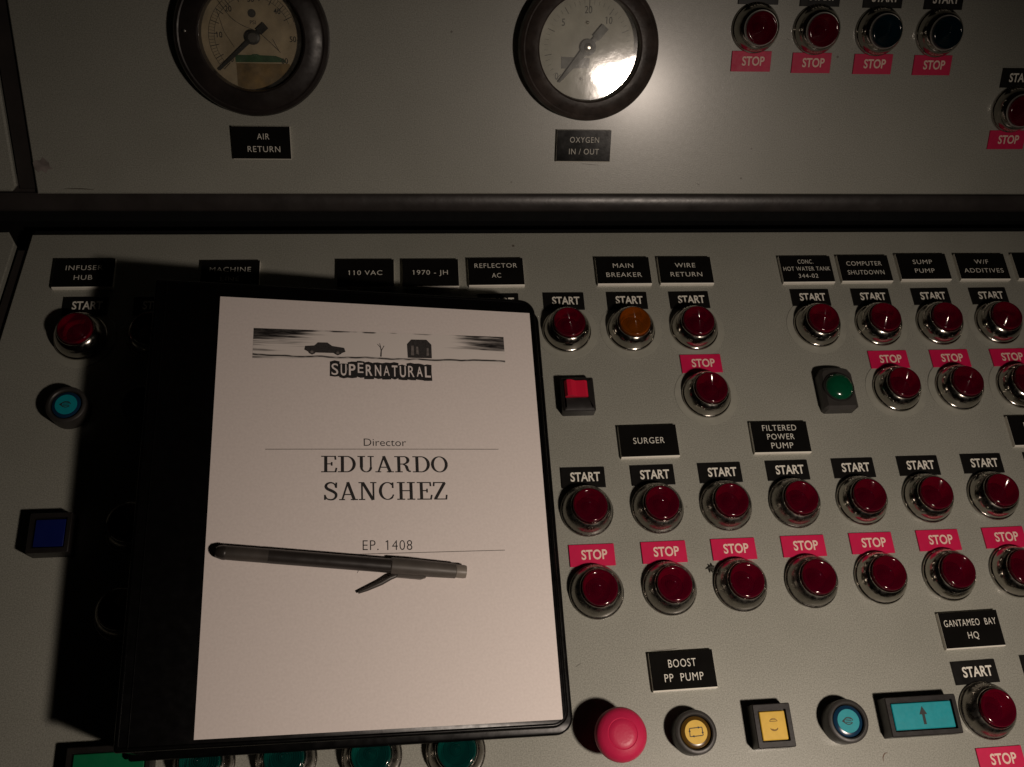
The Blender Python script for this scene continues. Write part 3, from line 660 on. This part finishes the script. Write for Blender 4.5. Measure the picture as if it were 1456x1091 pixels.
cov = rrect(U1-U0, V1-V0, [1.2, 6.5, 6.5, 1.2], 8, (U0+U1)/2, (V0+V1)/2)
part('front_cover', slab(cov, -2.2, -.25, .95).mesh('front_cover', 60), 'binder_vinyl', binder)
# welded seam of the clear pocket: a low bead just inside the rim
bead = rrect(U1-U0-2.6, V1-V0-2.6, [.8, 5.4, 5.4, .8], 8, (U0+U1)/2, (V0+V1)/2); bead = [(x, y, -.22) for x, y in bead]
part('pocket_seam', MB().tube(bead+[bead[0]], .32, 6).mesh('pocket_seam', 60), 'binder_vinyl', binder)
part('spine_crease', MB().tube([(U0+4.5, V0+1, -.22), (U0+4.5, V1-1, -.22)], .3, 6).mesh('spine_crease', 60), 'binder_vinyl', binder)
back = rrect(U1-U0, V1-V0, [1.2, 6.5, 6.5, 1.2], 8, 0, 0)
Mi = Matrix.Translation(BC) @ BM.to_4x4() @ Matrix.Scale(FB, 4); Mi = Mi.inverted()
def tolocal(mb): mb.v = [tuple(Mi @ Vector(p)) for p in mb.v]; return mb
ctr = BC+(BU*(U0+U1)/2+BV*(V0+V1)/2)*FB
mb = slab([(x+ctr.x, y+ctr.y) for x, y in back], 9.0, 10.9, .9)
part('back_cover', tolocal(mb).mesh('back_cover', 60), 'binder_vinyl', binder)
pa = [BC+(BU*(U0+.8)+BV*v+BN*(-1.4))*FB for v in (V0+.8, V1-.8)]
mb = MB(); q = [(p.x, p.y, z) for p in pa for z in (9.6, p.z)]; tk = 1.7
mb.add([q[0], q[1], q[3], q[2]]+[(x+tk, y, z) for x, y, z in (q[0], q[1], q[3], q[2])], [[0, 1, 2, 3], [4, 7, 6, 5], [0, 4, 5, 1], [1, 5, 6, 2], [2, 6, 7, 3], [3, 7, 4, 0]])
part('spine', tolocal(mb).mesh('spine', 0), 'binder_vinyl', binder)

# ------------------------------------------------------------------ the title page in the binder pocket
page = empty('title_page', 'white printed title page in the front pocket of the black binder', 'paper'); lid(page)
pg = MB(); nx, ny = 14, 18; W2, H2 = 64.2, 83.4
def bulge(x, y): return .02+.28*math.cos(x/W2*1.35)*math.cos(y/H2*1.35)
vs = [(-W2+2*W2*i/nx, -H2+2*H2*j/ny) for j in range(ny+1) for i in range(nx+1)]
n1 = (nx+1)*(ny+1)
pg.add([(x, y, bulge(x, y)) for x, y in vs]+[(x, y, bulge(x, y)-.14) for x, y in vs],
       [[j*(nx+1)+i, j*(nx+1)+i+1, (j+1)*(nx+1)+i+1, (j+1)*(nx+1)+i] for j in range(ny) for i in range(nx)])
sheet = part('sheet', pg.mesh('sheet', 60), 'paper', page)
def printed(mb, name, material, rot=0):
    """lay flat print on the sheet surface"""
    c_, s_ = math.cos(math.radians(rot)), math.sin(math.radians(rot))
    mb.v = [(x*c_-y*s_, x*s_+y*c_, z+.05+bulge(x*c_-y*s_, x*s_+y*c_)) for x, y, z in mb.v]
    return part(name, mb.mesh(name, 0, False), material, page)
mb = MB(); add_text(mb, 'Director', 1.0, 22.6, 3.0, w=16.6, bold=-.006); printed(mb, 'lettering', 'print_black', .6)
mb = MB(); add_text(mb, 'EP. 1408', 1.2, -18.3, 3.7, w=18.6, bold=-.010, spacing=1.1); printed(mb, 'lettering', 'print_black', -.2)
mb = MB(); add_serif(mb, 'EDUARDO', 1.0, 13.6, 6.6, 49.2); add_serif(mb, 'SANCHEZ', 1.1, 2.8, 7.1, 47.6); printed(mb, 'lettering', 'print_black', .6)
def seglist(x0, y0, x1, y1, n=24): return [(x0+(x1-x0)*i/n, y0+(y1-y0)*i/n) for i in range(n+1)]
printed(MB().stroke(seglist(-44.6, 19.0, 46.4, 20.6), .26), 'rule_line', 'print_grey')
printed(MB().stroke(seglist(-44.5, -22.3, 46.4, -20.6), .26), 'rule_line', 'print_grey')
mb = MB(); add_text(mb, 'y', -9.9, -27.4, 1.5); printed(mb, 'lettering', 'print_grey')
# letterhead picture: smeared dusk sky strip, ground line, a saloon car, a bare sapling and a small barn
def strip_print():
    M = bpy.data.materials.new('picture_print'); M.use_nodes = True; nt = M.node_tree; N = nt.nodes; L = nt.links; b = N['Principled BSDF']
    b.inputs['Roughness'].default_value = .7; b.inputs['Specular IOR Level'].default_value = .2
    tc = N.new('ShaderNodeTexCoord'); mp = N.new('ShaderNodeMapping'); L.new(tc.outputs['Object'], mp.inputs[0])
    mp.inputs['Scale'].default_value = (1/S, 1/S, 1/S)                       # back to drawing units
    sx = N.new('ShaderNodeSeparateXYZ'); L.new(mp.outputs[0], sx.inputs[0])
    def mth(op, a, b_=None, c_=None):
        n = N.new('ShaderNodeMath'); n.operation = op
        for i, v in enumerate((a, b_, c_)):
            if v is None: continue
            if isinstance(v, (int, float)): n.inputs[i].default_value = v
            else: L.new(v, n.inputs[i])
        return n.outputs[0]
    def smooth(v, a, c_):
        n = N.new('ShaderNodeMapRange'); n.interpolation_type = 'SMOOTHSTEP'; n.inputs[1].default_value = a; n.inputs[2].default_value = c_; L.new(v, n.inputs[0]); return n.outputs[0]
    def noise(scale, d=4):
        m2 = N.new('ShaderNodeMapping'); L.new(mp.outputs[0], m2.inputs[0]); m2.inputs['Scale'].default_value = scale
        n = N.new('ShaderNodeTexNoise'); n.inputs['Scale'].default_value = 1; n.inputs['Detail'].default_value = d; L.new(m2.outputs[0], n.inputs['Vector']); return n.outputs['Fac']
    x, y = sx.outputs[0], mth('SUBTRACT', sx.outputs[1], mth('MULTIPLY', sx.outputs[0], .012))
    st = noise((.045, .9, 1)); fine = noise((.25, 2.2, 1), 6)
    top = smooth(y, 62.0, 70.6); left = smooth(x, -12, -51); right = smooth(x, 20, 52)
    upper = mth('MULTIPLY', smooth(y, 61.5, 66), right)
    ends = mth('ADD', mth('MULTIPLY', left, mth('ADD', mth('MULTIPLY', top, .9), .38)), mth('MULTIPLY', upper, .95))
    edge = mth('MULTIPLY', smooth(y, 69.2, 70.4), mth('MULTIPLY', smooth(noise((.09, .05, 1), 2), .42, .62), .8))
    dark = smooth(mth('ADD', mth('ADD', ends, edge), mth('MULTIPLY', mth('SUBTRACT', st, .5), 1.9)), .28, .95)
    gy = mth('ABSOLUTE', mth('ADD', mth('SUBTRACT', y, 59.0), mth('MULTIPLY', mth('SUBTRACT', noise((.05, .01, 1), 3), .5), 3.0)))
    ground = mth('MULTIPLY', smooth(gy, .62, .1), smooth(fine, .2, .48))
    al = mth('MAXIMUM', dark, ground); al = mth('MINIMUM', mth('MULTIPLY', al, mth('ADD', mth('MULTIPLY', fine, .5), .72)), 1)
    mx = N.new('ShaderNodeMix'); mx.data_type = 'RGBA'; L.new(al, mx.inputs[0]); mx.inputs[6].default_value = (.78, .72, .68, 1); mx.inputs[7].default_value = (.013, .011, .011, 1)
    L.new(mx.outputs[2], b.inputs['Base Color']); MATS['picture_print'] = M
strip_print()
sk = MB(); nq = 30; q = [(-50.8+102.6*i/nq, 57.4+.012*(-50.8+102.6*i/nq), 70.6+.012*(-50.8+102.6*i/nq)) for i in range(nq+1)]
sk.add([p for a_, b0, b1 in q for p in ((a_, b0, 0), (a_, b1, 0))], [[2*i, 2*i+2, 2*i+3, 2*i+1] for i in range(nq)])
printed(sk, 'picture_strip', 'picture_print')
z = .03
pc = MB().flat([(-32, 61.6), (-31.6, 63.4), (-27.4, 63.8), (-25.8, 65.4), (-21.4, 65.5), (-19.2, 63.9), (-13.6, 63.2), (-13.0, 61.2), (-14.6, 60.6), (-15.2, 60.0), (-16.6, 59.3), (-18, 60.0), (-18.6, 60.4), (-26.8, 60.3), (-27.2, 59.8), (-28.4, 59.2), (-29.8, 59.9), (-30.2, 60.6)][::-1], z)
pc.v = [((x+22.5)*.86-22.8, (y-60)*.9+60, z_) for x, y, z_ in pc.v]
printed(pc, 'picture_car', 'print_soft')
printed(MB().flat([(10.6, 59.6), (20.6, 59.8), (20.6, 66.0), (18.6, 68.2), (12.2, 68.0), (10.4, 65.8)], z+.02), 'picture_barn', 'print_soft')
pc = MB(); pc.stroke([(-.4, 59.6), (-.2, 62.4), (-.8, 65.6)], [.6, .45, .2], z+.03); pc.stroke([(-.2, 62.2), (1.0, 64.6)], .25, z+.04); pc.stroke([(-.3, 63.4), (-1.7, 65.2)], .22, z+.05)
printed(pc, 'picture_sapling', 'print_soft')
pl = MB(); pl.flat([(12.0, 60.8), (13.2, 60.8), (13.2, 65.2), (12.2, 65.2)], .08); pl.flat([(14.2, 61.6), (15.2, 61.2), (15.0, 64.8), (14.2, 64.8)], .09); pl.flat([(18.4, 60.8), (19.4, 61), (19.4, 64.4), (18.6, 64.4)], .10)
for cx in (-27.9, -17.7): pl.lathe([(.62, .10), (0, .1001)], 12, cx, 60.5)
printed(pl, 'picture_lights', 'print_grey')
# torn-tile letterhead
x = -20.3; rnd = random.Random(5); word = 'SUPERNATURAL'; wds = [3.7, 3.2, 3.6, 3.1, 3.7, 3.5, 3.4, 3.2, 3.4, 3.5, 3.4, 3.3]
tl = MB(); lt = MB()
for i, ch in enumerate(word):
    wd = wds[i]; up = (0, -.9, .1, .5, -.1, .1, 0, .1, -.9, .1, .1, -.1)[i]; lo_ = (.4, -.2, .2, .5, -.4, .1, -.2, .2, -.2, -.3, -.1, -.4)[i]; sx = .012*(x+10)
    def j(): return rnd.uniform(-.25, .25)
    tl.flat([(x-.15, 49.9+lo_+j()), (x+wd*.5, 49.6+lo_+j()), (x+wd+.1, 49.9+lo_+j()), (x+wd-.05+j()*.4, 53.4), (x+wd+.05, 56.8+up+j()), (x+wd*.45, 57.1+up+j()), (x+j()*.4, 56.7+up+j())], .002*i)
    add_text(lt, ch, x+wd/2, 53.4+(.9 if ch == 'E' else 0)-(.2 if ch in 'U' else 0), (4.9 if ch not in 'AE' else 4.4), w=wd*.72, bold=.016 if i % 3 else .004, z=.06)
    x += wd
printed(tl, 'logo_tiles', 'print_black', .4)
printed(lt, 'logo_letters', 'paper', .4)

# ------------------------------------------------------------------ pen lying on the page
pen = empty('pen', 'smoky grey capped pen with sprung clip lying across the title page', 'pen'); 
A0 = Vector((-60.2, -20.9)); A1 = Vector((30.0, -29.4)); L_ = (A1-A0).length; ang = math.degrees(math.atan2(A1.y-A0.y, A1.x-A0.x))
lid(pen, A0.x, A0.y, 3.05, ang)
ax = lambda p: (p[2], p[0], p[1])
part('barrel', MB().lathe([(0, 0), (1.6, .15), (2.3, 1.0), (2.55, 2.6), (2.6, 8), (2.6, L_*.70)], 28, axis=ax).mesh('barrel', 40), 'pen_smoke', pen)
part('end_plug', MB().lathe([(0, -.4), (1.5, -.3), (2.2, .5), (2.65, 2.2), (2.68, 3.0), (2.6, 3.2)], 28, axis=ax).mesh('end_plug', 40), 'pen_dark', pen)
part('ink_tube', MB().lathe([(2.63, L_*.20), (2.66, L_*.21), (2.66, L_*.68), (2.63, L_*.69)], 28, axis=ax).mesh('ink_tube', 40), 'pen_dark', pen)
part('cap', MB().lathe([(2.7, L_*.685), (3.15, L_*.69), (3.2, L_*.78), (2.95, L_*.86), (2.75, L_*.955), (2.3, L_*.96)], 28, axis=ax).mesh('cap', 40), 'pen_cap', pen)
part('cap_tip', MB().lathe([(2.45, L_*.955), (2.5, L_*.99), (2.3, L_), (0, L_+.1)], 28, axis=ax).mesh('cap_tip', 40), 'pen_tip', pen)
mb = MB(); mb.prism([(L_*.715, -2.4), (L_*.82, -2.6), (L_*.835, -3.3), (L_*.815, -4.0), (L_*.715, -3.9)], -1.5, .6, .2); cl_ = part('clip', mb.mesh('clip', 30), 'pen_cap', pen)
cl_pts = [(L_*.715, -3.2, -.6), (L_*.69, -4.2, -.6), (L_*.655, -6.4, -.8), (L_*.60, -9.0, -1.2), (L_*.567, -10.4, -1.4)]
part('clip_arm', MB().tube(cl_pts, [.8, .95, .9, .75, .5], 8).mesh('clip_arm', 60), 'pen_smoke', pen)

# ------------------------------------------------------------------ small marks on the paint, all flush with it
def mark(name, pts, wd, material, put, x, y, parent, z=.012):
    mb = MB().stroke(smooth_path(pts, 4), [w_ for w_ in wd] if isinstance(wd, list) else wd, 0)
    o = part(name, mb.mesh(name, 0, False), material, parent)
    o.location = Vector((x, y, z))*S; return o
mark('brown_mark', [(-1.4, -1.6), (-1.3, -.2), (-.3, 1.2), (1.0, 1.3)], [.1+.28*math.sin(PI*i/12) for i in range(13)], 'stain_brown', desk, 165.8, -290.2, lp)
mark('scratch', [(-6, .2), (-2, -.3), (3, -.1), (6, .3)], [.08+.2*math.sin(PI*i/12) for i in range(13)], 'scuff_dark', desk, 84.5, -246.2, lp)
mark('scratch', [(-4, .5), (0, 0), (5, -.4)], [.05+.16*math.sin(PI*i/8) for i in range(9)], 'scuff_dark', wall, 74, 18.6, upn)
mark('scratch', [(-7, .2), (0, .3), (6, -.1)], [.1+.35*math.sin(PI*i/8) for i in range(9)], 'scuff_dark', wall, -156, 6.2, upn)
mb = MB(); rnd = random.Random(3)
mb.flat([(4.4*(.5+.6*rnd.random())*math.cos(2*PI*k/14), 4.2*(.45+.6*rnd.random())*math.sin(2*PI*k/14)) for k in range(14)], 0)
o = part('stain', mb.mesh('stain', 0, False), 'stain_purple', upn); o.location = Vector((-170.2, 16.5, .012))*S
rnd = random.Random(21)
for k in range(26):                                   # hairline scratches and specks of wear between the controls
    dk = k < 17; u_ = (rnd.uniform(45, 250), rnd.uniform(-270, -60)) if dk else (rnd.uniform(-165, 250), rnd.uniform(8, 90))
    l_ = rnd.uniform(.3, 3.2) if k % 3 else rnd.uniform(3, 7); a_ = rnd.uniform(-.5, .5); w_ = rnd.uniform(.12, .34) if l_ < 3 else rnd.uniform(.06, .12)
    dx, dy = l_*math.cos(a_), l_*math.sin(a_)
    mark('scuff', [(-dx/2, -dy/2), (rnd.uniform(-.2, .2), rnd.uniform(-.15, .15)), (dx/2, dy/2)], [w_*.3]+[w_*rnd.uniform(.6, 1.2) for i in range(7)]+[w_*.2], 'scuff_dark' if rnd.random() < .7 else 'washer', desk, u_[0], u_[1], lp if dk else upn, .012)
# scrap of dark fluff beside a button
mb = MB()
for k in range(7):
    a_ = 2*PI*k/7+.3; mb.tube([(0, 0, .5), (math.cos(a_)*1.0, math.sin(a_)*1.0, .9), (math.cos(a_+.3)*(1.6+.7*(k % 2)), math.sin(a_+.3)*(1.6+.5*(k % 3)), .35)], [.5, .35, .1], 6)
o = part('fluff_scrap', mb.mesh('fluff_scrap', 60), 'scrap_dark'); desk(o, 108.6, -215.2, 0); tag(o, 'tiny dark scrap of fluff beside a STOP label and button', 'lint')
